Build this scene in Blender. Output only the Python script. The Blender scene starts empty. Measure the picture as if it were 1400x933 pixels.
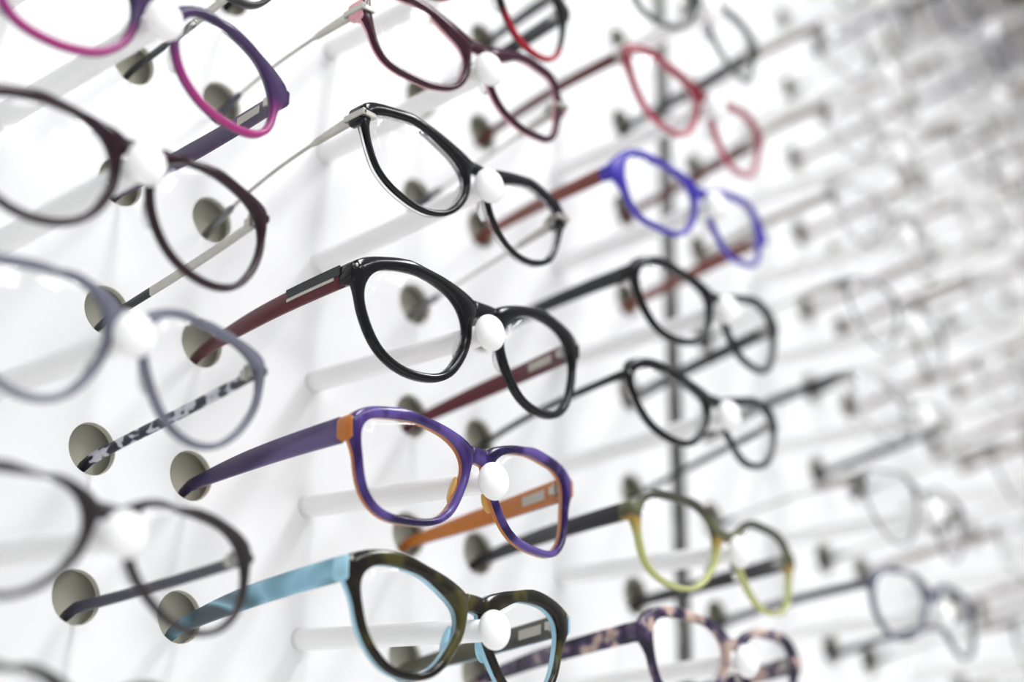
import bpy, bmesh, math, random
from mathutils import Matrix, Vector

scene = bpy.context.scene
COL = scene.collection
random.seed(7)

# ------------------------------------------------------------------ camera
# world: display wall in the plane y = 0, x along the wall, z up, the shop in front at y < 0
cam_data = bpy.data.cameras.new('camera')
cam = bpy.data.objects.new('camera', cam_data)
COL.objects.link(cam)
RIGHT, DOWN, FWD = Vector((.6675, -.7446, .0014)), Vector((.2787, .2482, -.9277)), Vector((.6904, .6197, .3732))
m = Matrix((RIGHT, -DOWN, -FWD)).transposed().to_4x4()
m.translation = (-.46526, -.54774, -.26474)
cam.matrix_world = m
cam_data.sensor_width = 36.0
cam_data.lens = 54.74
cam_data.clip_start = .02
cam_data.dof.use_dof = True
cam_data.dof.focus_distance = .662
cam_data.dof.aperture_fstop = 2.9
scene.camera = cam

# ------------------------------------------------------------------ light and exposure
world = bpy.data.worlds.new('world')
scene.world = world
world.use_nodes = True
world.node_tree.nodes['Background'].inputs[0].default_value = (.97, .98, 1.0, 1)
world.node_tree.nodes['Background'].inputs[1].default_value = .95
scene.view_settings.view_transform = 'Standard'
scene.view_settings.look = 'None'
scene.view_settings.gamma = 1.0
scene.view_settings.exposure = -.80
scene.view_settings.use_curve_mapping = False
LAMP_STRENGTH = 54.0

# ------------------------------------------------------------------ helpers
def tag(o, label=None, cat=None, group=None, kind=None):
    if label: o['label'] = label
    if cat: o['category'] = cat
    if group: o['group'] = group
    if kind: o['kind'] = kind
    return o

def link(name, data, parent=None):
    o = bpy.data.objects.new(name, data)
    COL.objects.link(o)
    if parent is not None: o.parent = parent
    return o

def mesh_data(name, verts, faces, mats, idx=None, smooth=True):
    me = bpy.data.meshes.new(name)
    me.from_pydata([tuple(v) for v in verts], [], faces)
    for mm in mats: me.materials.append(mm)
    if idx: me.polygons.foreach_set('material_index', idx)
    bm = bmesh.new(); bm.from_mesh(me)
    bmesh.ops.recalc_face_normals(bm, faces=bm.faces)
    bm.to_mesh(me); bm.free()
    me.polygons.foreach_set('use_smooth', [smooth] * len(me.polygons))
    me.update()
    return me

def copy_tree(o, parent=None):
    c = o.copy(); COL.objects.link(c); c.parent = parent
    for ch in list(o.children): copy_tree(ch, c)
    return c

class MB:
    """collects verts and faces (with a material index)"""
    def __init__(s): s.v, s.f, s.i = [], [], []
    def add(s, verts, faces, idx=0):
        b = len(s.v); s.v += list(verts); s.f += [tuple(b + k for k in f) for f in faces]
        s.i += (idx if isinstance(idx, list) else [idx] * len(faces))
    def tube(s, rings, idx=0, closed=False, caps=True):
        n = len(rings[0]); R = len(rings); F = []; I = []
        for r in range(R if closed else R - 1):
            r2 = (r + 1) % R
            for k in range(n):
                k2 = (k + 1) % n
                F.append((r * n + k, r * n + k2, r2 * n + k2, r2 * n + k))
                I.append(idx(r, k) if callable(idx) else idx)
        if caps and not closed:
            F.append(tuple(range(n))); I.append(idx(0, 0) if callable(idx) else idx)
            F.append(tuple((R - 1) * n + k for k in range(n))); I.append(idx(R - 2, 0) if callable(idx) else idx)
        s.add([v for r in rings for v in r], F, I)
    def box(s, x0, x1, y0, y1, z0, z1, idx=0):
        v = [(x, y, z) for x in (x0, x1) for y in (y0, y1) for z in (z0, z1)]
        s.add(v, [(0, 1, 3, 2), (4, 6, 7, 5), (0, 4, 5, 1), (2, 3, 7, 6), (0, 2, 6, 4), (1, 5, 7, 3)], idx)
    def rbox(s, x0, x1, y0, y1, z0, z1, b=.0008, idx=0):
        """box with chamfered edges, lofted along y"""
        def ring(y, c):
            xa, xb, za, zb = x0 + c, x1 - c, z0 + c, z1 - c
            return [(xa + b, y, za), (xb - b, y, za), (xb, y, za + b), (xb, y, zb - b),
                    (xb - b, y, zb), (xa + b, y, zb), (xa, y, zb - b), (xa, y, za + b)]
        s.tube([ring(y0, b), ring(y0 + b, 0), ring(y1 - b, 0), ring(y1, b)], idx)
    def data(s, name, mats, smooth=True): return mesh_data(name, s.v, s.f, mats, s.i, smooth)

def ellipsoid(mb, c, r, nu=20, nv=12, idx=0):
    V = [(c[0], c[1], c[2] - r[2])]; F = []
    for j in range(1, nv):
        a = -math.pi / 2 + math.pi * j / nv
        for k in range(nu):
            b = 2 * math.pi * k / nu
            V.append((c[0] + r[0] * math.cos(a) * math.cos(b), c[1] + r[1] * math.cos(a) * math.sin(b), c[2] + r[2] * math.sin(a)))
    V.append((c[0], c[1], c[2] + r[2])); top = len(V) - 1
    for k in range(nu):
        F.append((0, 1 + (k + 1) % nu, 1 + k))
        F.append((top, 1 + (nv - 2) * nu + k, 1 + (nv - 2) * nu + (k + 1) % nu))
        for j in range(nv - 2):
            F.append((1 + j * nu + k, 1 + j * nu + (k + 1) % nu, 1 + (j + 1) * nu + (k + 1) % nu, 1 + (j + 1) * nu + k))
    mb.add(V, F, idx)

# ------------------------------------------------------------------ materials
MAT = {}
def new_mat(name):
    mt = bpy.data.materials.new(name); mt.use_nodes = True
    MAT[name] = mt
    return mt, mt.node_tree.nodes, mt.node_tree.links, mt.node_tree.nodes['Principled BSDF']

def plain(name, col, rough=.35, metal=0., trans=0., ior=1.5, bump=0., bscale=200, spec=.3, vary=1.):
    mt, N, L, P = new_mat(name)
    P.inputs['Roughness'].default_value = rough
    P.inputs['Metallic'].default_value = metal
    P.inputs['Transmission Weight'].default_value = trans
    P.inputs['IOR'].default_value = ior
    P.inputs['Specular IOR Level'].default_value = spec
    tc = N.new('ShaderNodeTexCoord'); nz = N.new('ShaderNodeTexNoise')
    nz.inputs['Scale'].default_value = bscale; L.new(tc.outputs['Object'], nz.inputs['Vector'])
    rp = N.new('ShaderNodeValToRGB')
    rp.color_ramp.elements[0].color = (*[c * (1 - .06 * vary) for c in col], 1)
    rp.color_ramp.elements[1].color = (*[min(1, c * (1 + .04 * vary)) for c in col], 1)
    rp.color_ramp.elements[0].position = .3; rp.color_ramp.elements[1].position = .7
    L.new(nz.outputs['Fac'], rp.inputs['Fac']); L.new(rp.outputs['Color'], P.inputs['Base Color'])
    if bump:
        b = N.new('ShaderNodeBump'); b.inputs['Strength'].default_value = bump; b.inputs['Distance'].default_value = .0005
        L.new(nz.outputs['Fac'], b.inputs['Height']); L.new(b.outputs['Normal'], P.inputs['Normal'])
    return mt

def mottle(name, stops, scale=60, stretch=(1, 1, 1), rough=.18, detail=3, trans=0., dist=0.):
    """acetate with blotches or streaks: stops = [(pos, colour), ...]"""
    mt, N, L, P = new_mat(name)
    P.inputs['Roughness'].default_value = rough
    P.inputs['Specular IOR Level'].default_value = .3
    P.inputs['Transmission Weight'].default_value = trans
    tc = N.new('ShaderNodeTexCoord'); mp = N.new('ShaderNodeMapping'); nz = N.new('ShaderNodeTexNoise')
    mp.inputs['Scale'].default_value = stretch
    nz.inputs['Scale'].default_value = scale; nz.inputs['Detail'].default_value = detail; nz.inputs['Distortion'].default_value = dist
    rp = N.new('ShaderNodeValToRGB')
    while len(rp.color_ramp.elements) < len(stops): rp.color_ramp.elements.new(.5)
    for e, (p, c) in zip(rp.color_ramp.elements, stops): e.position = p; e.color = (*c, 1)
    L.new(tc.outputs['Object'], mp.inputs['Vector']); L.new(mp.outputs['Vector'], nz.inputs['Vector'])
    L.new(nz.outputs['Fac'], rp.inputs['Fac']); L.new(rp.outputs['Color'], P.inputs['Base Color'])
    return mt

def graded(name, stops, z0, z1, rough=.18, trans=0., wob=.12):
    """acetate dyed in bands from its lower edge (z0) to its upper edge (z1), in the frame's own coordinates"""
    mt, N, L, P = new_mat(name)
    P.inputs['Roughness'].default_value = rough
    P.inputs['Specular IOR Level'].default_value = .3
    P.inputs['Transmission Weight'].default_value = trans
    tc = N.new('ShaderNodeTexCoord'); sp = N.new('ShaderNodeSeparateXYZ'); mr = N.new('ShaderNodeMapRange')
    nz = N.new('ShaderNodeTexNoise'); nz.inputs['Scale'].default_value = 90
    ad = N.new('ShaderNodeMath'); ad.operation = 'MULTIPLY_ADD'; ad.inputs[1].default_value = wob; ad.inputs[2].default_value = -wob / 2
    a2 = N.new('ShaderNodeMath'); a2.operation = 'ADD'
    mr.inputs['From Min'].default_value = z0; mr.inputs['From Max'].default_value = z1
    rp = N.new('ShaderNodeValToRGB')
    while len(rp.color_ramp.elements) < len(stops): rp.color_ramp.elements.new(.5)
    for e, (p, c) in zip(rp.color_ramp.elements, stops): e.position = p; e.color = (*c, 1)
    L.new(tc.outputs['Object'], sp.inputs[0]); L.new(sp.outputs['Z'], mr.inputs['Value'])
    L.new(tc.outputs['Object'], nz.inputs['Vector']); L.new(nz.outputs['Fac'], ad.inputs[0])
    L.new(mr.outputs['Result'], a2.inputs[0]); L.new(ad.outputs[0], a2.inputs[1])
    L.new(a2.outputs[0], rp.inputs['Fac']); L.new(rp.outputs['Color'], P.inputs['Base Color'])
    return mt

plain('panel_white', (.895, .90, .91), .42, bscale=8, vary=.15)
plain('panel_edge', (.62, .60, .53), .5)
plain('backing_olive', (.66, .64, .53), .6, vary=.2)
plain('peg_white', (.955, .955, .95), .3, vary=.1)
plain('knob_white', (.96, .96, .96), .22, vary=.1)
plain('rail_grey', (.20, .20, .185), .45, metal=.3)
plain('header_brown', (.16, .125, .10), .5)
plain('ceiling_white', (.85, .85, .85), .7)
plain('floor_white', (.84, .83, .81), .4)
plain('lamp_frame', (.8, .8, .8), .4)
plain('silver', (.46, .45, .405), .33, metal=.85)
plain('steel_dark', (.16, .16, .16), .3, metal=.6)
plain('black', (.004, .004, .005), .12)
plain('black_matte', (.03, .032, .033), .4)
plain('red_core', (.30, .015, .03), .25)
plain('crystal', (.93, .93, .93), .06, trans=.92, ior=1.25)
plain('pad_clear', (.9, .9, .9), .1, trans=.8, ior=1.2)
plain('orange', (.48, .155, .025), .28)
plain('amber', (.75, .42, .10), .25, trans=.2)
plain('plum', (.045, .009, .022), .15)
plain('rose', (.72, .36, .40), .25)
plain('wine', (.095, .014, .022), .3)
plain('red_dark', (.10, .018, .018), .3)
plain('red_brown', (.20, .05, .035), .35)
plain('blue', (.05, .032, .38), .25)
plain('violet_pale', (.30, .26, .75), .3, trans=.3)
plain('burgundy', (.024, .008, .013), .18)
plain('umber', (.026, .019, .021), .3)
plain('slate', (.055, .055, .078), .4)
plain('violet_matte', (.07, .05, .10), .45)
plain('blue_grey', (.24, .25, .32), .25, trans=.5, ior=1.3)
plain('charcoal', (.035, .033, .035), .35)
plain('taupe', (.30, .26, .23), .35)
plain('pale_patch', (.48, .45, .39), .4)
mottle('purple', [(.40, (.010, .004, .042)), (.50, (.026, .011, .092)), (.60, (.10, .062, .26))], 45, (1, .35, .45), .16, 2, dist=.8)
mottle('purple_temple', [(.42, (.015, .009, .040)), (.51, (.034, .021, .080)), (.57, (.12, .09, .21))], 42, (1, .16, 1.0), .3, 2, dist=.5)
mottle('olive', [(.42, (.006, .004, .003)), (.54, (.014, .011, .005)), (.64, (.055, .050, .012))], 55, (1, 1, 1), .14, 2)
mottle('olive_dark', [(.38, (.02, .02, .015)), (.60, (.07, .07, .045)), (.72, (.16, .15, .09))], 70, (1, .3, 1), .3, 2)
mottle('sky', [(.35, (.26, .52, .66)), (.55, (.38, .66, .80)), (.72, (.22, .36, .42))], 40, (1, .35, 1), .25, 2)
mottle('sky_temple', [(.38, (.04, .065, .08)), (.46, (.10, .22, .29)), (.54, (.30, .56, .70)), (.62, (.12, .24, .30)), (.7, (.05, .08, .09))], 46, (1, .32, 1.2), .25, 1.5, dist=.5)
mottle('ikat', [(.46, (.02, .02, .035)), (.51, (.07, .07, .10)), (.55, (.50, .50, .56)), (.7, (.56, .56, .62))], 240, (1, .6, 1), .35, 1)
mottle('leopard', [(.40, (.018, .012, .03)), (.50, (.05, .035, .075)), (.56, (.12, .09, .15)), (.60, (.46, .33, .28)), (.75, (.58, .44, .38))], 75, (1, 1, 1), .2, 2)
mottle('tortoise', [(.35, (.06, .035, .02)), (.55, (.22, .13, .07)), (.70, (.45, .30, .16))], 60, (1, 1, 1), .2, 2)
graded('pink_fade', [(.15, (.44, .04, .20)), (.50, (.28, .03, .18)), (.72, (.055, .03, .10)), (1, (.05, .03, .09))], -.045, .008)
graded('red_fade', [(.10, (.42, .06, .11)), (.45, (.32, .018, .05)), (.8, (.20, .008, .025)), (1, (.30, .012, .035))], -.04, .006)
graded('red_tip', [(.05, (.40, .01, .03)), (.22, (.30, .01, .03)), (.32, (.01, .009, .010)), (1, (.01, .009, .010))], -.045, .006)
graded('lime_fade', [(.1, (.60, .63, .27)), (.55, (.56, .58, .22)), (.74, (.45, .28, .05)), (.80, (.10, .10, .06)), (.9, (.16, .17, .09)), (1, (.07, .07, .05))], -.043, .003, trans=.25)
graded('grey_green_fade', [(.2, (.11, .12, .11)), (.6, (.06, .065, .06)), (1, (.03, .032, .03))], -.043, .006)

def lens_material(name, tint, refl=1.0):
    mt, N, L, P = new_mat(name)
    N.remove(P)
    out = N['Material Output']
    tr = N.new('ShaderNodeBsdfTransparent'); tr.inputs[0].default_value = (*tint, 1)
    gl = N.new('ShaderNodeBsdfGlossy'); gl.inputs['Roughness'].default_value = .02
    fr = N.new('ShaderNodeFresnel'); fr.inputs['IOR'].default_value = 1.38
    # the node inverts the index on inner faces and would give total reflection in this thin solid: reflect on outer faces only
    gm = N.new('ShaderNodeNewGeometry'); sb = N.new('ShaderNodeMath'); sb.operation = 'SUBTRACT'; sb.inputs[0].default_value = 1
    ml = N.new('ShaderNodeMath'); ml.operation = 'MULTIPLY'
    L.new(gm.outputs['Backfacing'], sb.inputs[1]); L.new(fr.outputs[0], ml.inputs[0]); L.new(sb.outputs[0], ml.inputs[1])
    mx = N.new('ShaderNodeMixShader')
    L.new(ml.outputs[0], mx.inputs[0]); L.new(tr.outputs[0], mx.inputs[1]); L.new(gl.outputs[0], mx.inputs[2])
    L.new(mx.outputs[0], out.inputs['Surface'])
    return mt
lens_material('lens_clear', (.985, .985, .985))

def emission(name, col, strength):
    mt, N, L, P = new_mat(name)
    P.inputs['Base Color'].default_value = (*col, 1)
    P.inputs['Emission Color'].default_value = (*col, 1)
    P.inputs['Emission Strength'].default_value = strength
    return mt
emission('lamp_light', (.985, .99, 1), LAMP_STRENGTH)
emission('lamp_light_soft', (.985, .99, 1), LAMP_STRENGTH * .45)

# ------------------------------------------------------------------ layout of the display wall
PITCH, ROW, HALF, GAP = .18633, .0630, .0675, .0311     # peg columns, peg rows, temple holes left/right of a peg, rail gap
def col_x(c): return (c - 1) * PITCH + (GAP if c > 2 else 0)
def row_z(r): return -(r - 2) * ROW
HOLE_R, PANEL_T, CAVITY = .0112, .0030, .011
RAIL_X0, RAIL_X1 = .2925, .3085
HEADER_Z = .70

def perforated_panel(name, x0, x1, z0, z1, cols, rows, parent):
    mb = MB()
    hx = sorted(col_x(c) + s * HALF for c in cols for s in (-1, 1))
    hz = sorted(row_z(r) for r in rows)
    gx = [x0] + [(a + b) / 2 for a, b in zip(hx, hx[1:])] + [x1]
    gz = [z0] + [(a + b) / 2 for a, b in zip(hz, hz[1:])] + [z1]
    n = 40
    for i, cx in enumerate(hx):
        for j, cz in enumerate(hz):
            xa, xb, za, zb = gx[i], gx[i + 1], gz[j], gz[j + 1]
            ang = sorted([2 * math.pi * k / n for k in range(n)] +
                         [math.atan2(zz - cz, xx - cx) % (2 * math.pi) for xx in (xa, xb) for zz in (za, zb)])
            outer, inn, lip, back = [], [], [], []
            for a in ang:
                ca, sa = math.cos(a), math.sin(a)
                t = min([((xb if ca > 0 else xa) - cx) / ca if abs(ca) > 1e-9 else 9, ((zb if sa > 0 else za) - cz) / sa if abs(sa) > 1e-9 else 9])
                outer.append((cx + t * ca, 0, cz + t * sa))
                inn.append((cx + (HOLE_R + .0003) * ca, 0, cz + (HOLE_R + .0003) * sa))
                lip.append((cx + HOLE_R * ca, .0003, cz + HOLE_R * sa))
                back.append((cx + HOLE_R * ca, PANEL_T, cz + HOLE_R * sa))
            q = len(ang)
            V = outer + inn + lip + back
            F = []; I = []
            for lay in range(3):
                for k in range(q):
                    k2 = (k + 1) % q
                    F.append((lay * q + k, lay * q + k2, (lay + 1) * q + k2, (lay + 1) * q + k)); I.append(0 if lay == 0 else 1)
            mb.add(V, F, I)
    me = bpy.data.meshes.new(name)
    me.from_pydata(mb.v, [], mb.f)
    me.materials.append(MAT['panel_white']); me.materials.append(MAT['panel_edge'])
    me.polygons.foreach_set('material_index', mb.i)
    me.update()
    return link(name, me, parent)

Z0, Z1 = -.66, .90
mb = MB(); mb.box(-.75, 1.62, CAVITY, CAVITY + .02, Z0, Z1)
wall = tag(link('wall_back', mb.data('wall_back', [MAT['backing_olive']], False)), kind='structure')
rows_all = range(-10, 12)
perforated_panel('panel', -.75, RAIL_X0, Z0, Z1, range(-1, 3), rows_all, wall)
perforated_panel('panel', RAIL_X1, 1.62, Z0, Z1, range(3, 9), rows_all, wall)

# the dark upright between the two panels: a slotted channel set back between their edges
mb = MB()
mb.box(RAIL_X0, RAIL_X0 + .0014, .0002, CAVITY, Z0, Z1)
mb.box(RAIL_X1 - .0014, RAIL_X1, .0002, CAVITY, Z0, Z1)
xm = (RAIL_X0 + RAIL_X1) / 2
mb.box(RAIL_X0 + .0014, xm - .002, .004, .0055, Z0, Z1)
mb.box(xm + .002, RAIL_X1 - .0014, .004, .0055, Z0, Z1)
z = Z0
while z < Z1:
    mb.box(xm - .002, xm + .002, .004, .0055, z, z + .012); z += .032
tag(link('trim_1', mb.data('trim_1', [MAT['rail_grey']], False)), kind='structure')

# wooden header board that juts out over the top of the wall
mb = MB(); mb.rbox(-.75, 1.62, -.20, 0, HEADER_Z, HEADER_Z + .09, .003)
tag(link('trim_2', mb.data('trim_2', [MAT['header_brown']], False)), kind='structure')
mb = MB(); mb.box(-3, 4, -5, .04, 2.10, 2.15)
tag(link('ceiling', mb.data('ceiling', [MAT['ceiling_white']], False)), kind='structure')
mb = MB(); mb.box(-3, 4, -5, .04, -1.40, -1.35)
tag(link('floor', mb.data('floor', [MAT['floor_white']], False)), kind='structure')

def ceiling_lamp(x, y, w, d, label, group, glow):
    t = link('ceiling_light', None); t.location = (x, y, 2.10)
    fr = MB(); b = .018
    for (xa, xb, ya, yb) in ((-w / 2 - b, w / 2 + b, -d / 2 - b, -d / 2), (-w / 2 - b, w / 2 + b, d / 2, d / 2 + b),
                             (-w / 2 - b, -w / 2, -d / 2, d / 2), (w / 2, w / 2 + b, -d / 2, d / 2)):
        fr.box(xa, xb, ya, yb, -.02, 0)
    link('frame', fr.data('frame', [MAT['lamp_frame']], False), t)
    df = MB(); df.box(-w / 2, w / 2, -d / 2, d / 2, -.012, 0)
    link('diffuser', df.data('diffuser', [MAT[glow]], False), t)
    tag(t, label, 'lamp', group)
    return t
for lx, ly in ((.12, -1.75), (1.35, -1.75)):
    ceiling_lamp(lx, ly, .34, 1.3, 'long bright ceiling light panel running away from the eyeglass wall', 'long bright ceiling lights', 'lamp_light')
for lx, ly in ((-1.5, -2.0), (.3, -3.8), (1.25, -3.2), (-.7, -3.2)):
    ceiling_lamp(lx, ly, .6, .6, 'square dimmer ceiling light further out in the shop', 'square ceiling lights', 'lamp_light_soft')

# ------------------------------------------------------------------ pegs
def make_peg(c, r, tip, label, group):
    x, z = col_x(c), row_z(r)
    t = link('display_peg', None); t.location = (x, 0, z)
    tx, tz = tip
    L_ = .119; rr = .0052; n = 20
    mb = MB()
    prof = [(0., rr * 1.0), (.004, rr), (.06, rr * .97), (.104, rr * .93), (.113, rr * .9)]
    rings = []
    for d, q in prof:
        k = d / L_
        rings.append([(tx * k + q * math.cos(2 * math.pi * a / n), -d, tz * k + q * math.sin(2 * math.pi * a / n)) for a in range(n)])
    mb.tube(rings)
    link('rod', mb.data('rod', [MAT['peg_white']]), t)
    kb = MB(); ellipsoid(kb, (tx, -L_, tz), (.0081, .0052, .0083), 28, 18)
    link('knob', kb.data('knob', [MAT['knob_white']]), t)
    return tag(t, label, 'peg', group)

# ------------------------------------------------------------------ spectacles
WRAP = 1.3        # how far the front curves back towards the temples
THICK = .0040
def smooth_closed(pts, k):
    out = []; n = len(pts)
    for i in range(n):
        p0, p1, p2, p3 = (Vector(pts[(i + d) % n]) for d in (-1, 0, 1, 2))
        for j in range(k):
            t = j / k
            out.append(.5 * ((2 * p1) + (p2 - p0) * t + (2 * p0 - 5 * p1 + 4 * p2 - p3) * t * t + (3 * p1 - p0 - 3 * p2 + p3) * t ** 3))
    return out

def outline(shape):
    pts = [(x / 1000, z / 1000) for x, z in shape]
    area = sum(a[0] * b[1] - b[0] * a[1] for a, b in zip(pts, pts[1:] + pts[:1]))
    if area < 0: pts = pts[::-1]
    return smooth_closed(pts, 3)

def build_glasses(st, root):
    """st: style dict. root: Empty whose origin is the middle of the front at the height of its outer corners."""
    inn = outline(st['shape']); n = len(inn)
    hw = st['halfw'] / 1000
    wb, wt = st.get('wb', 2.6) / 1000, st.get('wt', 4.6) / 1000
    wn = st.get('wn', 3.2) / 1000
    flare = st.get('flare', 1.0)
    T = st.get('thick', THICK * 1000) / 1000
    cxm = sum(p.x for p in inn) / n; czm = sum(p.y for p in inn) / n
    ztop = max(p.y for p in inn); zbot = min(p.y for p in inn)
    th = st.get('th', 9) / 1000                      # temple height at the hinge
    eh = st.get('endh', min(th, .010) * 1000) / 1000
    zb = ztop - st.get('bridge', 8.) / 1000
    corner = Vector((hw, -eh * .45))
    ca = math.atan2(corner.y - czm, corner.x - cxm)
    ang = lambda p: abs((math.atan2(p.y - czm, p.x - cxm) - ca + math.pi) % (2 * math.pi) - math.pi)
    i0 = min(range(n), key=lambda i: ang(inn[i]))
    arc = [0.] * n                                   # signed arc length from the outer corner, + over the brow
    for d in (1, -1):
        acc = 0.
        for k in range(1, n // 2):
            acc += (inn[(i0 + d * k) % n] - inn[(i0 + d * (k - 1)) % n]).length
            arc[(i0 + d * k) % n] = d * acc
    arc[(i0 + n // 2) % n] = 1.
    def fall(v, a, b_):
        t = min(1, max(0, (abs(v) - a) / (b_ - a)))
        return 1 - t * t * (3 - 2 * t)
    brow = st.get('brow', 15) / 1000
    hb = st.get('bh', 6.0) / 1000
    xbr = max(.0015, min(p.x for p in inn) * .40)
    out = []
    for i in range(n):
        t = (inn[(i + 1) % n] - inn[i - 1]).normalized()
        nr = Vector((t.y, -t.x))
        w = wb + (wt - wb) * max(0, nr.y) ** .8 + (wn - wb) * max(0, -nr.x) ** 2
        q = inn[i] + nr * w
        sa = arc[i]
        if abs(sa) < .03:                            # square outer corner carrying the hinge
            g = fall(sa, .0035, brow) if sa > 0 else fall(sa, .0030, .0095)
            zt = -eh * .5 + max(-1, min(1, sa / .0032)) * (eh * .5 - .0005)
            tg = Vector((hw - .0006, zt))
            if sa > .0032:
                tg.x -= (sa - .0032) * .8; tg.y = max(tg.y, q.y)
            q = q.lerp(tg, g * flare)
        if inn[i].x < cxm and nr.x < .15:            # nasal side runs into the bridge
            dz_ = inn[i].y - zb
            g = fall(dz_, hb * .40, hb * .40 + .0070)
            q = q.lerp(Vector((xbr, zb + max(-1, min(1, dz_ / (hb * .40 + .003))) * hb * .5)), g)
        if q.x < xbr * .8: q.x = xbr * .8
        out.append(q)
    top = max(out, key=lambda q: q.y)                # straight brow from the highest point to the outer corner
    cn = Vector((hw - .0008, -.0006))
    for i in range(n):
        if 0 < arc[i] < .05 and top.x < out[i].x < cn.x:
            u = (out[i].x - top.x) / (cn.x - top.x)
            out[i].y = max(out[i].y, top.y + (cn.y - top.y) * u ** 1.25)
    for _ in range(2):
        out = [o * .7 + (out[i - 1] + out[(i + 1) % n]) * .15 for i, o in enumerate(out)]
    split = T * st.get('split', .55)
    b = min(.0008, T * .25)
    fm = MB()
    for s in (-1, 1):
        rings = []
        for pi, po in zip(inn, out):
            dv = (po - pi); w = dv.length; dv = dv / w
            bb = min(b, w * .3)
            ring = []
            for u, y in ((0, b * .9), (bb, 0), (w - bb, 0), (w, b), (w, split), (w, T - b), (w - bb, T), (bb * .6, T), (0, T - b * .6), (0, split)):
                q = pi + dv * u
                ring.append((s * q.x, y + WRAP * q.x * q.x, q.y))
            rings.append(ring)
        fm.tube(rings, lambda r, k: 0 if k in (0, 1, 2, 3, 9) else 1, closed=True)
    # bridge core across the middle
    nx = xbr * 1.25; rings = []
    for i in range(9):
        u = -1 + i / 4; x = nx * u; hh = hb * .5 * (.93 + .07 * u * u); c = .0008; zc = zb + .0004 * (1 - u * u)
        rings.append([(x, WRAP * x * x + .00005 + y, zc + z_) for y, z_ in ((c, -hh), (0, -hh + c), (0, hh - c), (c, hh), (split, hh), (T - c, hh), (T - .0002, hh - c), (T - .0002, -hh + c), (T - c, -hh), (split, -hh))])
    fm.tube(rings, lambda r, k: 0 if k in (0, 1, 2, 3, 9) else 1)
    # end pieces that turn the corner towards the hinges
    for s in (-1, 1):
        x1 = hw; x0 = hw - .0052
        rings = []
        for (y, wi) in ((.0006, .8), (.0016, 1), (.005, 1), (.0078, .96), (.0086, .85)):
            yy = y + WRAP * hw * hw - .0008
            xa, xb = x1 - (x1 - x0) * (1 if y < .004 else .7), x1
            za, zc = -.0006 - eh * (.5 + .5 * wi), -.0006 - eh * (.5 - .5 * wi)
            c = .0008
            rings.append([(s * q, yy, z_) for q, z_ in ((xa + c, za), (xb - c, za), (xb, za + c), (xb, zc - c), (xb - c, zc), (xa + c, zc), (xa, zc - c), (xa, za + c))])
        fm.tube(rings, st.get('end_mat', 0))
    front = link('frame_front', fm.data('frame_front', [MAT[st['front']], MAT[st['back']]] + ([MAT[st['end']]] if 'end' in st else [])), root)
    if 'front_label' in st: front['label'] = st['front_label']
    if st.get('rivet'):
        for s in (-1, 1):
            rv = MB(); ellipsoid(rv, (s * (hw - .0022), WRAP * hw * hw - .0006, -.0022), (.0009, .0006, .0009), 10, 6)
            link('rivet', rv.data('rivet', [MAT['silver']]), front)
    # lenses
    for s in (-1, 1):
        V, F = [], []
        K = 6
        for layer, dy in ((0, .0010), (1, .0026)):
            base = len(V)
            V.append((s * cxm, dy + WRAP * cxm * cxm - .0018, czm))
            for k in range(1, K + 1):
                for p in inn:
                    f = k / K * (1.004 if k == K else 1)
                    q = Vector((cxm, czm)).lerp(p, f)
                    rad = (q - Vector((cxm, czm))).length
                    V.append((s * q.x, dy + WRAP * q.x * q.x - .0018 + rad * rad * 2.6, q.y))
            for i in range(n):
                i2 = (i + 1) % n
                F.append((base, base + 1 + i, base + 1 + i2))
                for k in range(K - 1):
                    F.append((base + 1 + k * n + i, base + 1 + (k + 1) * n + i, base + 1 + (k + 1) * n + i2, base + 1 + k * n + i2))
        half = len(V) // 2
        for i in range(n):
            i2 = (i + 1) % n; o = 1 + (K - 1) * n
            F.append((o + i, o + i2, half + o + i2, half + o + i))
        link('lens', mesh_data('lens', V, F, [MAT['lens_clear']]), root)
    # nose pads
    zp = zbot + (ztop - zbot) * .42
    xp = sorted((p for p in inn if p.x < cxm), key=lambda p: abs(p.y - zp))[0].x
    for s in (-1, 1):
        pm = MB(); ellipsoid(pm, (0, 0, 0), (.0013, .0030, .0062), 14, 10)
        pd = link('nose_pad', pm.data('nose_pad', [MAT[st.get('pad', 'pad_clear')]]), root)
        pd.location = (s * (xp - .0003), T + .0010 + WRAP * xp * xp, zp)
        pd.rotation_euler = (0, s * -.28, s * .35)
    # temples
    ro = math.radians(st['roll'])
    for s in (-1, 1):
        build_temple(st, root, s, hw, th, ro)
    return zb - hb / 2

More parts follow.
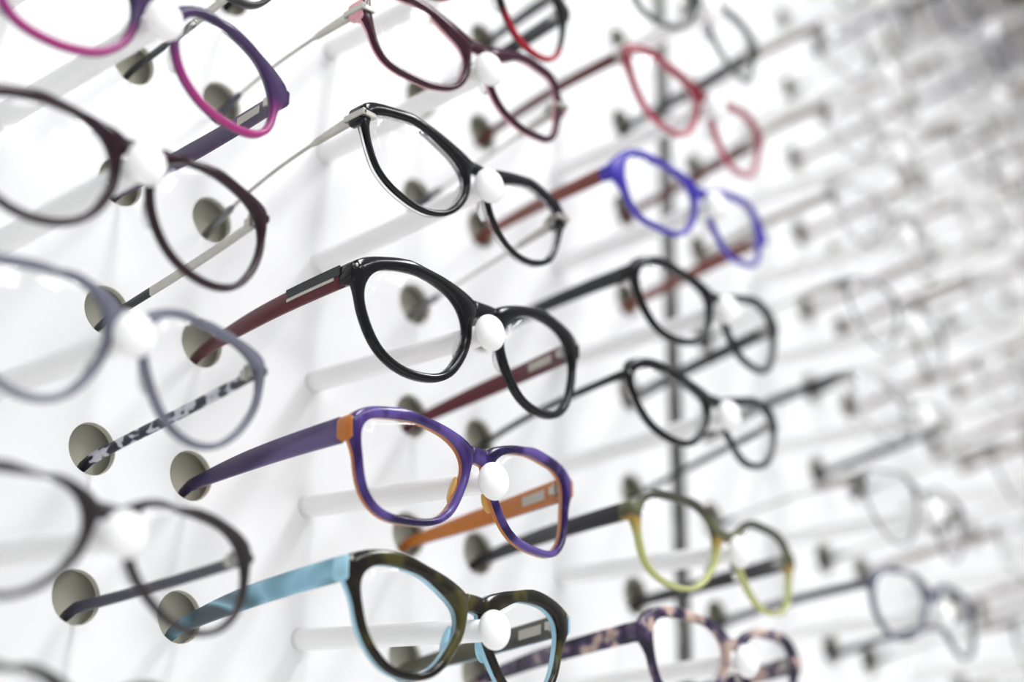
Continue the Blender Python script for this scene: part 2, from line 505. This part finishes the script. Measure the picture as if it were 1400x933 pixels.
def build_temple(st, root, s, hw, th, ro):
    H = Vector((s * (hw - .0018), WRAP * hw * hw + .0072, -.0006 - min(th, .010) * .5))
    # the hole, in the front's own coordinates
    off = Vector((st['dx'] / 1000, -.113, st['dz'] / 1000))
    inv = Matrix.Rotation(ro, 3, 'Y')
    def loc(x, y, z_):
        return inv @ (Vector((x, y, z_)) - off)
    A = loc(s * HALF * st.get('hole_x', 1.0), 0, st.get('hole_z', -4.5) / 1000)
    B = loc(s * HALF * .995, .0085, st.get('hole_z', -4.5) / 1000 - .0035)
    kind = st.get('temple', 'acetate')
    N = 30
    path = []
    for i in range(N + 1):
        t = i / N
        if t <= .9:
            q = t / .9
            e = st.get('ease', .72) * q + (1 - st.get('ease', .72)) * q ** 3.2
            p = Vector((H.x + (A.x - H.x) * q, H.y + (A.y - H.y) * q, H.z + (A.z - H.z) * e))
            p.x += s * .0022 * math.sin(math.pi * q)
        else:
            q = (t - .9) / .1
            p = A.lerp(B, q)
        path.append(p)
    t1 = st.get('t1', 5.0) / 1000; tm = st.get('tm', th * 1000 * .92) / 1000; tt = st.get('thk', 3.4) / 1000
    def hgt(t):
        if kind == 'metal':
            if t < .20: return .0058 - .002 * t / .2
            if t < .23: return .0038 - (t - .20) / .03 * .0022
            if t < st.get('tip_from', .74): return .0016
            return .0036
        if t < .5: return th + (tm - th) * t / .5
        return tm + (t1 - tm) * ((t - .5) / .5) ** 1.2
    def thk(t):
        if kind == 'metal': return .0016 if t < st.get('tip_from', .74) else .003
        return tt * (1 - .25 * t)
    rings = []
    for i, p in enumerate(path):
        d = (path[min(i + 1, N)] - path[max(i - 1, 0)]).normalized()
        side = Vector((1, 0, 0)); up = side.cross(d).normalized()
        if up.z < 0: up = -up
        t = i / N
        h, w = hgt(t) / 2, thk(t) / 2
        c = min(w * .55, h * .5)
        if i == N: h, w, c = h * .7, w * .7, c * .7
        rings.append([p + side * (s * a) + up * b_ for a, b_ in
                      ((w, -h + c), (w, h - c), (w - c, h), (-w + c, h), (-w, h - c), (-w, -h + c), (-w + c, -h), (w - c, -h))])
    tipf = st.get('tip_from', .74)
    def mi(r, k):
        if (r + .5) / N > tipf and 'tip' in st: return 2
        if k in (3, 4, 5): return 1
        return 0
    tm_ = MB(); tm_.tube(rings, mi)
    mats = [MAT[st['arm']], MAT[st.get('arm_in', st['arm'])], MAT[st.get('tip', st['arm'])]]
    o = link('temple', tm_.data('temple', mats), root)
    # hinge: two leaves and a barrel on the inner side
    hm = MB()
    hx = H.x - s * (tt / 2 + .0006)
    hm.box(min(hx, hx - s * .0012), max(hx, hx - s * .0012), H.y - .004, H.y + .003, H.z - .0018, H.z + .0018)
    rg = []
    for dz_ in (-.0028, .0028):
        rg.append([(hx - s * .001 + .0012 * math.cos(a * math.pi / 4), H.y - .0008 + .0012 * math.sin(a * math.pi / 4), H.z + dz_) for a in range(8)])
    hm.tube(rg)
    link('hinge', hm.data('hinge', [MAT['silver']], False), o)
    if st.get('patch'):
        pm = MB()
        r2 = []
        for i in range(2, 7):
            p = path[i]; h = hgt(i / N) * .22; w = thk(i / N) / 2
            c = p - Vector((s, 0, 0)) * (w + .00005)
            r2.append([c + Vector((0, 0, -h)), c + Vector((0, 0, h)), c + Vector((-s * .0003, 0, h)), c + Vector((-s * .0003, 0, -h))])
        pm.tube(r2)
        link('inner_plate', pm.data('inner_plate', [MAT['pale_patch']], False), o)
    if st.get('stripes'):
        # darker cover on the upper half of the front section, with a bright line below it
        for nm, za, zc, i0, i1, mat in (('cover', .02, .50, 0, 9, 'black_matte'), ('metal_line', -.13, .02, 1, 9, 'silver')):
            r2 = []
            for i in range(i0, i1 + 1):
                p = path[i]; h = hgt(i / N); w = thk(i / N) / 2
                d = (path[i + 1] - path[max(i - 1, 0)]).normalized(); up = Vector((1, 0, 0)).cross(d).normalized()
                if up.z < 0: up = -up
                c = p + Vector((s, 0, 0)) * (w - .0003); ex = Vector((s * .0007, 0, 0))
                r2.append([c + up * (h * za), c + up * (h * zc), c + up * (h * zc) + ex, c + up * (h * za) + ex])
            pm = MB(); pm.tube(r2)
            link(nm, pm.data(nm, [MAT[mat]], False), o)
    if kind == 'metal' and st.get('clasp'):
        cm = MB()
        y0 = WRAP * hw * hw
        xa, xb = sorted((s * (hw - .0075), s * (hw + .0004)))
        cm.rbox(xa, xb, y0 - .0022, y0 + .0010, -.0062, -.0036, .0005)
        xa, xb = sorted((s * (hw - .0016), s * (hw + .0006)))
        cm.rbox(xa, xb, y0 - .0022, y0 + .0110, -.0064, -.0032, .0005)
        link('clasp', cm.data('clasp', [MAT['silver']], False), o)

def place(root, st, c, r, label, group):
    root.location = (col_x(c) + st['dx'] / 1000, -.113, row_z(r) + st['dz'] / 1000)
    root.rotation_euler = (0, -math.radians(st['roll']), 0)
    tag(root, label, 'glasses', group)

SHAPES = {
    'plum': (-4.4, 12.4, 5.6, 70.8, [(64.4, 2.4), (61.8, 6.0), (56.8, 7.5), (51.0, 7.6), (45.8, 7.6), (41.2, 7.7), (36.3, 7.3), (31.1, 6.0), (26.3, 3.8), (22.1, 1.4), (17.6, -0.9), (12.9, -3.4), (9.4, -6.9), (8.5, -11.5), (10.0, -16.6), (12.8, -21.2), (16.3, -24.6), (20.7, -26.9), (25.8, -28.4), (30.9, -29.4), (35.7, -29.6), (40.6, -29.3), (45.8, -28.7), (51.1, -27.8), (55.8, -25.7), (59.3, -22.2), (61.6, -17.7), (62.9, -12.8), (63.9, -7.8), (64.7, -2.5)]),
    'clearblack': (-3.2, 19.2, -0.7, 68.7, [(62.3, -5.1), (58.6, -2.0), (53.4, -0.5), (48.4, 0.2), (43.8, 0.8), (39.1, 0.8), (34.0, -0.3), (28.9, -2.0), (24.5, -3.8), (20.3, -5.5), (15.9, -7.7), (11.7, -11.0), (8.9, -15.1), (8.5, -19.7), (10.1, -24.3), (12.9, -28.6), (16.3, -32.2), (20.2, -35.0), (24.7, -36.9), (29.6, -38.0), (34.6, -38.1), (39.5, -37.4), (44.1, -36.0), (48.7, -34.1), (53.0, -31.4), (56.6, -28.0), (59.2, -23.9), (61.1, -19.5), (62.7, -14.7), (63.5, -9.6)]),
    'black': (1.2, 12.1, 3.0, 73.9, [(66.3, -8.9), (63.5, -4.5), (59.2, -1.4), (54.2, 0.3), (49.0, 1.2), (43.8, 1.6), (38.6, 1.6), (33.4, 0.9), (28.3, -0.5), (23.4, -2.4), (19.0, -5.1), (15.4, -8.9), (13.2, -13.8), (12.7, -19.0), (13.9, -24.0), (16.2, -28.8), (19.1, -33.2), (22.5, -37.2), (26.7, -40.2), (31.6, -42.0), (36.9, -42.7), (42.1, -42.7), (47.2, -41.9), (52.1, -40.1), (56.6, -37.3), (60.3, -33.5), (63.0, -29.1), (65.1, -24.3), (66.7, -19.2), (67.3, -14.0)]),
    'purple': (-1.4, 6.4, 1.8, 69.4, [(63.0, -5.7), (60.4, -1.7), (55.6, 0.6), (50.1, 1.5), (45.0, 2.1), (40.0, 2.5), (34.6, 2.6), (29.2, 2.0), (24.2, 1.1), (19.3, -0.2), (14.4, -2.5), (10.4, -6.1), (8.5, -10.8), (9.2, -15.9), (11.4, -20.8), (13.9, -25.5), (16.7, -29.9), (20.3, -33.6), (24.9, -36.3), (29.9, -37.7), (35.1, -38.4), (40.3, -38.7), (45.6, -38.7), (50.8, -37.9), (55.4, -35.5), (59.0, -31.5), (61.0, -26.7), (62.0, -21.6), (62.6, -16.5), (63.3, -11.0)]),
    'olive': (-2.7, 9.0, -1.0, 67.1, [(59.2, -10.6), (57.6, -6.4), (53.9, -3.4), (49.0, -1.8), (44.3, -1.3), (39.8, -1.4), (35.0, -1.8), (30.0, -2.5), (25.5, -3.9), (21.4, -5.9), (17.3, -8.1), (13.0, -10.8), (9.7, -14.3), (8.8, -18.8), (10.3, -23.4), (12.9, -27.6), (15.6, -31.4), (18.5, -35.1), (22.1, -38.3), (26.3, -40.6), (30.9, -41.7), (35.8, -41.8), (40.5, -41.2), (44.9, -39.5), (48.7, -36.7), (52.1, -33.1), (54.7, -29.1), (56.5, -24.8), (57.8, -20.2), (58.9, -15.4)]),
    'red': (-1.3, 12.8, 0.6, 69.0, [(60.3, -0.6), (56.6, 2.2), (51.5, 3.7), (46.0, 3.9), (40.8, 3.2), (36.1, 2.1), (31.6, 1.0), (27.1, -0.0), (22.1, -1.2), (17.1, -2.8), (12.6, -5.2), (9.6, -8.5), (8.5, -12.7), (9.3, -17.7), (11.5, -22.8), (14.4, -27.6), (17.7, -31.7), (21.2, -34.7), (25.3, -36.6), (30.1, -37.3), (35.4, -37.0), (40.8, -35.9), (45.8, -34.0), (49.8, -31.6), (53.0, -28.4), (55.7, -24.6), (58.2, -20.0), (60.4, -14.9), (61.9, -9.7), (62.1, -4.7)]),
    'blue': (-11.7, 5.8, 6.7, 74.3, [(61.2, 4.4), (57.8, 7.5), (53.4, 8.9), (48.4, 9.2), (43.4, 8.9), (38.7, 8.5), (34.3, 8.2), (29.8, 7.8), (25.2, 7.0), (20.2, 5.6), (15.4, 3.3), (11.4, 0.0), (9.0, -4.1), (8.5, -8.9), (10.0, -14.1), (13.0, -19.0), (17.0, -23.3), (21.3, -26.4), (25.7, -28.1), (30.2, -28.7), (34.7, -28.6), (39.5, -28.1), (44.4, -27.5), (49.1, -26.7), (53.5, -25.2), (57.3, -22.5), (60.4, -18.2), (62.5, -12.6), (63.5, -6.3), (63.1, -0.4)]),
    'blackA': (0.3, 14.4, 3.8, 68.7, [(62.7, -4.8), (60.0, -1.1), (55.8, 1.4), (50.7, 2.8), (45.4, 3.2), (40.5, 2.8), (36.0, 2.1), (31.7, 1.4), (27.0, 0.6), (22.0, -0.4), (17.0, -2.0), (12.6, -4.5), (9.7, -8.1), (8.5, -12.7), (9.2, -17.8), (11.4, -22.7), (14.5, -27.0), (18.3, -30.3), (22.4, -32.5), (27.0, -33.9), (31.9, -34.6), (36.9, -34.9), (41.9, -34.6), (46.6, -33.5), (50.7, -31.5), (54.3, -28.5), (57.6, -24.4), (60.5, -19.6), (62.6, -14.4), (63.5, -9.3)]),
    'blackB': (-6.4, 15.6, 2.6, 68.8, [(62.8, -2.5), (60.1, 0.7), (55.7, 2.7), (50.4, 3.6), (45.1, 3.6), (40.4, 2.9), (36.3, 1.9), (32.4, 0.8), (28.2, -0.3), (23.4, -1.4), (18.2, -2.8), (13.5, -4.6), (10.0, -7.1), (8.5, -10.5), (9.1, -14.7), (11.4, -19.1), (14.9, -23.4), (18.9, -26.9), (23.0, -29.3), (27.3, -30.6), (31.8, -30.9), (36.4, -30.5), (41.0, -29.6), (45.4, -28.3), (49.6, -26.4), (53.4, -23.8), (56.9, -20.3), (60.0, -16.0), (62.4, -11.3), (63.5, -6.6)]),
    'yellow': (-1.4, 8.2, 0.1, 72.5, [(62.7, -0.6), (59.3, 2.5), (54.7, 4.1), (49.4, 4.7), (43.9, 4.8), (38.6, 4.9), (33.4, 4.9), (28.3, 4.7), (23.3, 3.7), (18.6, 1.6), (14.5, -1.9), (11.6, -6.5), (10.5, -11.7), (11.2, -17.0), (13.4, -22.1), (16.7, -26.6), (20.5, -30.5), (24.6, -33.5), (29.0, -35.7), (33.8, -37.0), (39.1, -37.4), (44.6, -37.0), (50.1, -36.0), (54.9, -34.1), (58.9, -31.5), (61.9, -27.8), (63.9, -22.9), (65.2, -17.2), (65.5, -11.1), (64.8, -5.3)]),
    'mottled': (-0.3, 14.4, 1.1, 70.3, [(59.9, -1.9), (57.4, 1.2), (53.4, 3.0), (48.4, 3.7), (43.0, 3.8), (37.8, 3.7), (32.9, 3.6), (28.3, 3.5), (23.5, 3.1), (18.7, 2.0), (14.1, -0.3), (10.5, -3.7), (8.5, -8.0), (8.5, -12.8), (10.3, -17.6), (13.4, -21.9), (17.0, -25.5), (20.9, -28.2), (24.9, -30.3), (29.3, -31.8), (34.3, -32.8), (39.7, -33.3), (45.0, -33.3), (49.8, -32.4), (53.6, -30.4), (56.4, -27.1), (58.4, -22.7), (59.8, -17.3), (60.7, -11.7), (60.9, -6.4)]),
    'pink': (5.0, 8.7, 0.0, 69.8, [(12.7, 3.1), (15.6, 6.5), (19.5, 8.7), (24.1, 9.6), (29.1, 9.6), (34.1, 9.0), (39.0, 8.0), (43.6, 6.8), (47.8, 5.3), (51.8, 3.1), (55.2, -0.0), (58.1, -4.1), (60.1, -8.8), (60.9, -13.8), (60.2, -18.6), (58.2, -22.7), (55.0, -25.8), (50.9, -28.0), (46.2, -29.2), (41.3, -29.7), (36.3, -29.7), (31.6, -29.0), (27.0, -27.9), (22.7, -26.0), (18.9, -23.4), (15.5, -20.1), (12.9, -16.0), (11.2, -11.3), (10.5, -6.2), (11.0, -1.3)]),
    'burgundy': (2.0, 11.7, 0.0, 66.2, [(9.3, -10.3), (10.9, -5.4), (14.0, -1.2), (18.3, 1.8), (23.2, 3.7), (28.3, 4.5), (33.3, 4.5), (38.3, 4.1), (43.5, 3.3), (48.7, 2.1), (53.8, 0.3), (58.2, -2.4), (61.2, -6.1), (62.7, -10.7), (62.5, -15.9), (61.1, -21.2), (58.8, -26.2), (55.9, -30.5), (52.5, -34.1), (48.6, -36.7), (43.9, -38.4), (38.6, -39.2), (33.1, -39.0), (27.8, -38.0), (23.0, -36.0), (18.9, -33.3), (15.5, -29.8), (12.7, -25.6), (10.5, -20.8), (9.3, -15.6)]),
    'grey': (6.0, 11.4, 0.0, 66.1, [(11.0, -0.7), (14.8, 2.9), (19.8, 5.0), (25.1, 5.7), (30.4, 5.5), (35.4, 4.9), (40.4, 4.3), (45.5, 3.7), (50.8, 2.8), (55.9, 0.9), (59.9, -2.2), (62.2, -6.5), (62.6, -11.5), (61.3, -16.8), (58.8, -21.7), (55.8, -26.1), (52.5, -30.0), (48.8, -33.3), (44.7, -36.2), (39.8, -38.2), (34.5, -39.1), (29.1, -38.6), (24.3, -36.8), (20.2, -33.8), (16.9, -30.0), (14.1, -25.7), (11.6, -21.0), (9.6, -15.9), (8.5, -10.6), (8.9, -5.3)]),
    'umber': (6.0, 1.4, 0.0, 65.1, [(11.0, 1.5), (14.4, 4.8), (18.9, 6.7), (24.0, 7.4), (29.2, 7.2), (34.1, 6.7), (38.9, 6.3), (43.6, 5.9), (48.3, 5.0), (52.8, 3.3), (56.7, 0.5), (59.6, -3.5), (61.3, -8.3), (61.6, -13.3), (60.6, -18.2), (58.6, -22.5), (55.5, -26.2), (51.7, -29.1), (47.3, -31.1), (42.4, -32.2), (37.3, -32.3), (32.4, -31.4), (27.9, -29.7), (23.8, -27.3), (20.1, -24.5), (16.6, -21.3), (13.4, -17.4), (10.8, -13.0), (9.2, -8.0), (9.2, -3.0)]),
}
def S(key, **kw):
    dx, dz, roll, halfw, shape = SHAPES[key]
    d = dict(dx=dx, dz=dz, roll=roll, halfw=halfw, shape=shape)
    d.update(kw)
    return d

# column, row, style, label, short name used for its peg, tip of the peg (mm right, mm up)
NEAR = [
    # first column
    (0, 0, S('burgundy', front='charcoal', back='charcoal', arm='silver', temple='metal2', th=4.2, tm=4.4, t1=4.2, thk=1.8, tip='black_matte', tip_from=.5, wb=2.4, wt=3.6),
     'eyeglasses with silver metal temples and black tips, above the purple and pink pair', 'glasses above the purple and pink pair', None),
    (0, 1, S('pink', front='pink_fade', back='violet_matte', arm='violet_matte', th=8, tm=9.5, t1=5, wb=2.8, wt=4.2, patch=True),
     'glossy eyeglasses fading from dark purple on top to magenta pink below', 'purple and pink glasses', None),
    (0, 2, S('burgundy', front='burgundy', back='umber', arm='silver', temple='metal2', th=4.2, tm=4.6, t1=4, thk=1.8, tip='black_matte', tip_from=.62, wb=2.6, wt=3.8, bridge=5.),
     'dark burgundy eyeglasses with flat silver temples and black tips', 'dark burgundy glasses', (2, 3)),
    (0, 3, S('grey', front='blue_grey', back='blue_grey', arm='ikat', th=4.2, tm=4.6, t1=5.0, wb=2.3, wt=3.2, end='black_matte', end_mat=2),
     'round translucent blue-grey eyeglasses with black and white patterned temples', 'blue-grey glasses', None),
    (0, 4, S('umber', front='umber', back='umber', arm='slate', th=4.2, tm=4.2, t1=4.8, wb=2.4, wt=3.6, bridge=7.2),
     'dark brown eyeglasses with plain slate grey temples', 'dark brown glasses with slate temples', (8, -6.6)),
    (0, 5, S('umber', front='olive_dark', back='charcoal', arm='olive_dark', wb=2.6, wt=4.0),
     'dark eyeglasses hanging directly below the dark brown pair with slate temples', 'glasses below the slate-templed pair', None),
    # second column
    (1, -1, S('black', front='red_tip', back='black', arm='black', wb=2.6, wt=4.2, dx=-2.),
     'black eyeglasses with red lower rims, above the plum pair with silver temples', 'black and red glasses', None),
    (1, 0, S('plum', dz=14.5, roll=4., front='plum', back='rose', arm='silver', temple='metal', tip='slate', wb=3.0, wt=4.4, end='rose', end_mat=2, clasp=True),
     'plum and rose eyeglasses with thin silver metal temples', 'plum and rose glasses', (-4, 0)),
    (1, 1, S('clearblack', front='black', back='crystal', arm='silver', temple='metal', tip='steel_dark', clasp=True, wb=2.7, wt=4.6, thick=4.6, split=.45),
     'black cat-eye eyeglasses with a clear rear layer and thin silver temples', 'black and clear glasses', (-3, 2)),
    (1, 2, S('black', front='black', back='black', arm='wine', th=9.5, tm=8.5, t1=5, stripes=True, patch=True, bh=8., wb=3.6, wt=5.4, wn=4.2, rivet=True),
     'glossy black eyeglasses with burgundy temples striped in black and silver', 'black glasses with burgundy temples', (-2, -7)),
    (1, 3, S('purple', front='purple', back='orange', arm='purple_temple', arm_in='orange', th=11, tm=9.0, t1=4.2, patch=True, wb=3.0, wt=4.6, thick=5.0, split=.5, bh=7.5, end='orange', end_mat=2, pad='amber'),
     'streaky purple eyeglasses with an orange inner layer and hinge blocks', 'purple and orange glasses', (1, -11)),
    (1, 4, S('olive', front='olive', back='sky', arm='sky_temple', arm_in='olive_dark', th=10, tm=9.5, t1=5.5, patch=True, wb=3.2, wt=6.0, wn=4.0, thick=5.4, split=.45, bh=7.5, rivet=True, end='sky', end_mat=2, pad='sky'),
     'dark olive tortoiseshell cat-eye eyeglasses with a light blue inner layer', 'olive and light blue glasses', (2, -11)),
    # third column
    (2, -2, S('mottled', front='grey_green_fade', back='crystal', arm='charcoal', wb=2.6, wt=3.8),
     'grey-green eyeglasses with dark grey temples, above the red pair', 'grey-green glasses', None),
    (2, -1, S('red', front='red_fade', back='rose', arm='red_dark', th=6, tm=6, t1=5, wb=2.7, wt=3.8, end='crystal', end_mat=2),
     'bright red eyeglasses with pale corners and dark red temples', 'red glasses', None),
    (2, 0, S('blue', front='blue', back='violet_pale', arm='red_brown', th=8, tm=7.5, t1=5, wb=2.8, wt=4.0, dx=-9., roll=5.),
     'bright cobalt blue eyeglasses with reddish brown temples', 'cobalt blue glasses', None),
    (2, 1, S('blackA', front='black', back='black_matte', arm='black_matte', th=8, tm=7, t1=5, wb=3.4, wt=4.6),
     'black eyeglasses with thick black plastic temples, below the cobalt blue pair', 'black glasses below the blue pair', None),
    (2, 2, S('blackB', front='black', back='crystal', arm='black_matte', th=4, tm=3.6, t1=3.5, thk=2, wb=3.4, wt=4.8, rivet=True),
     'black eyeglasses with slim dark metal temples, above the lime pair', 'black glasses with slim temples', None),
    (2, 3, S('yellow', front='lime_fade', back='lime_fade', arm='charcoal', th=9, tm=8, t1=5, wb=2.4, wt=4.0, bridge=11),
     'translucent lime yellow eyeglasses with dark top corners and charcoal temples', 'lime yellow glasses', None),
    (2, 4, S('mottled', front='leopard', back='leopard', arm='leopard', th=9.5, tm=8.5, t1=5, wb=3.4, wt=5.2),
     'purple and cream leopard-mottled eyeglasses with matching temples', 'leopard-mottled glasses', None),
]
def bridge_under(st):
    ztop = max(p[1] for p in st['shape'])
    return st['dz'] + ztop - st.get('bridge', 8.) - st.get('bh', 6.) / 2
for c, r, st, label, short, tip in NEAR:
    root = link('eyeglasses', None)
    build_glasses(st, root)
    place(root, st, c, r, label, None)
    if tip is None: tip = (st['dx'] * .7, bridge_under(st) - 5.8)
    make_peg(c, r, (tip[0] / 1000, tip[1] / 1000), 'white peg with a round knob carrying the ' + short, None)

# beyond the rail: the wall goes on with pairs of a few kinds
FAR = {
    'crystal': (S('pink', front='crystal', back='crystal', arm='taupe', th=5, tm=5, t1=5, dx=0., roll=0., dz=12.),
                'clear crystal eyeglasses with taupe temples beyond the dark rail'),
    'metal': (S('grey', front='steel_dark', back='steel_dark', arm='silver', temple='metal', tip='black_matte', wb=1.0, wt=1.2, wn=1.1, thick=1.6, bh=1.6, be=2.2, bridge=7., th=4, endh=3, dx=0., roll=0., dz=12.),
              'thin dark wire eyeglasses with silver temples beyond the dark rail'),
    'tort': (S('yellow', front='tortoise', back='tortoise', arm='tortoise', th=6, tm=6, t1=5, wb=2.4, wt=3.6, dx=0., roll=0., dz=11.),
             'brown tortoiseshell eyeglasses beyond the dark rail'),
    'black': (S('clearblack', front='crystal', back='crystal', arm='charcoal', th=6, tm=6, t1=5, wb=2.0, wt=3.2, dx=0., roll=0., dz=14.),
              'clear eyeglasses with charcoal temples beyond the dark rail'),
    'grey': (S('umber', front='blue_grey', back='blue_grey', arm='slate', th=5, tm=5, t1=5, wb=2.0, wt=3.0, dx=0., roll=0., dz=10.),
             'translucent grey eyeglasses with slate temples beyond the dark rail'),
    'pinkish': (S('red', front='rose', back='rose', arm='plum', th=5, tm=5, t1=5, wb=2.0, wt=3.0, dx=0., roll=0., dz=12.),
                'pale rose eyeglasses with plum temples beyond the dark rail'),
}
PLAN = {  # column: rows from top, kinds in order
    3: (-4, 'metal crystal crystal crystal metal black metal grey'.split()),
    4: (-6, 'crystal grey crystal metal crystal crystal crystal metal crystal metal'.split()),
    5: (-8, 'tort crystal metal tort crystal crystal metal crystal tort grey crystal metal'.split()),
    6: (-9, 'black tort grey pinkish crystal tort metal grey crystal tort crystal black'.split()),
    7: (-9, 'tort black crystal grey tort crystal pinkish black'.split()),
}
done = {}
pegs = None
for c, (r0, kinds) in PLAN.items():
    for i, k in enumerate(kinds):
        r = r0 + i
        st, label = FAR[k]
        if k not in done:
            root = link('eyeglasses', None); build_glasses(st, root); done[k] = root
        else:
            root = copy_tree(done[k])
        where = 'in the %s peg column past the dark rail' % ('first', 'second', 'third', 'fourth', 'fifth')[c - 3]
        label = label.replace('beyond the dark rail', where)
        place(root, st, c, r, label, label.replace('eyeglasses', 'pairs'))
        root.rotation_euler.y += random.uniform(-.03, .03)
        short = label.split(' eyeglasses')[0]
        plab = 'white peg under ' + short + ' glasses ' + where.replace('in the', 'in')
        if pegs is None: p = pegs = make_peg(c, r, (0, -.004), plab, 'pegs past the dark rail')
        else:
            p = copy_tree(pegs); p.location = (col_x(c), 0, row_z(r))
            tag(p, plab)
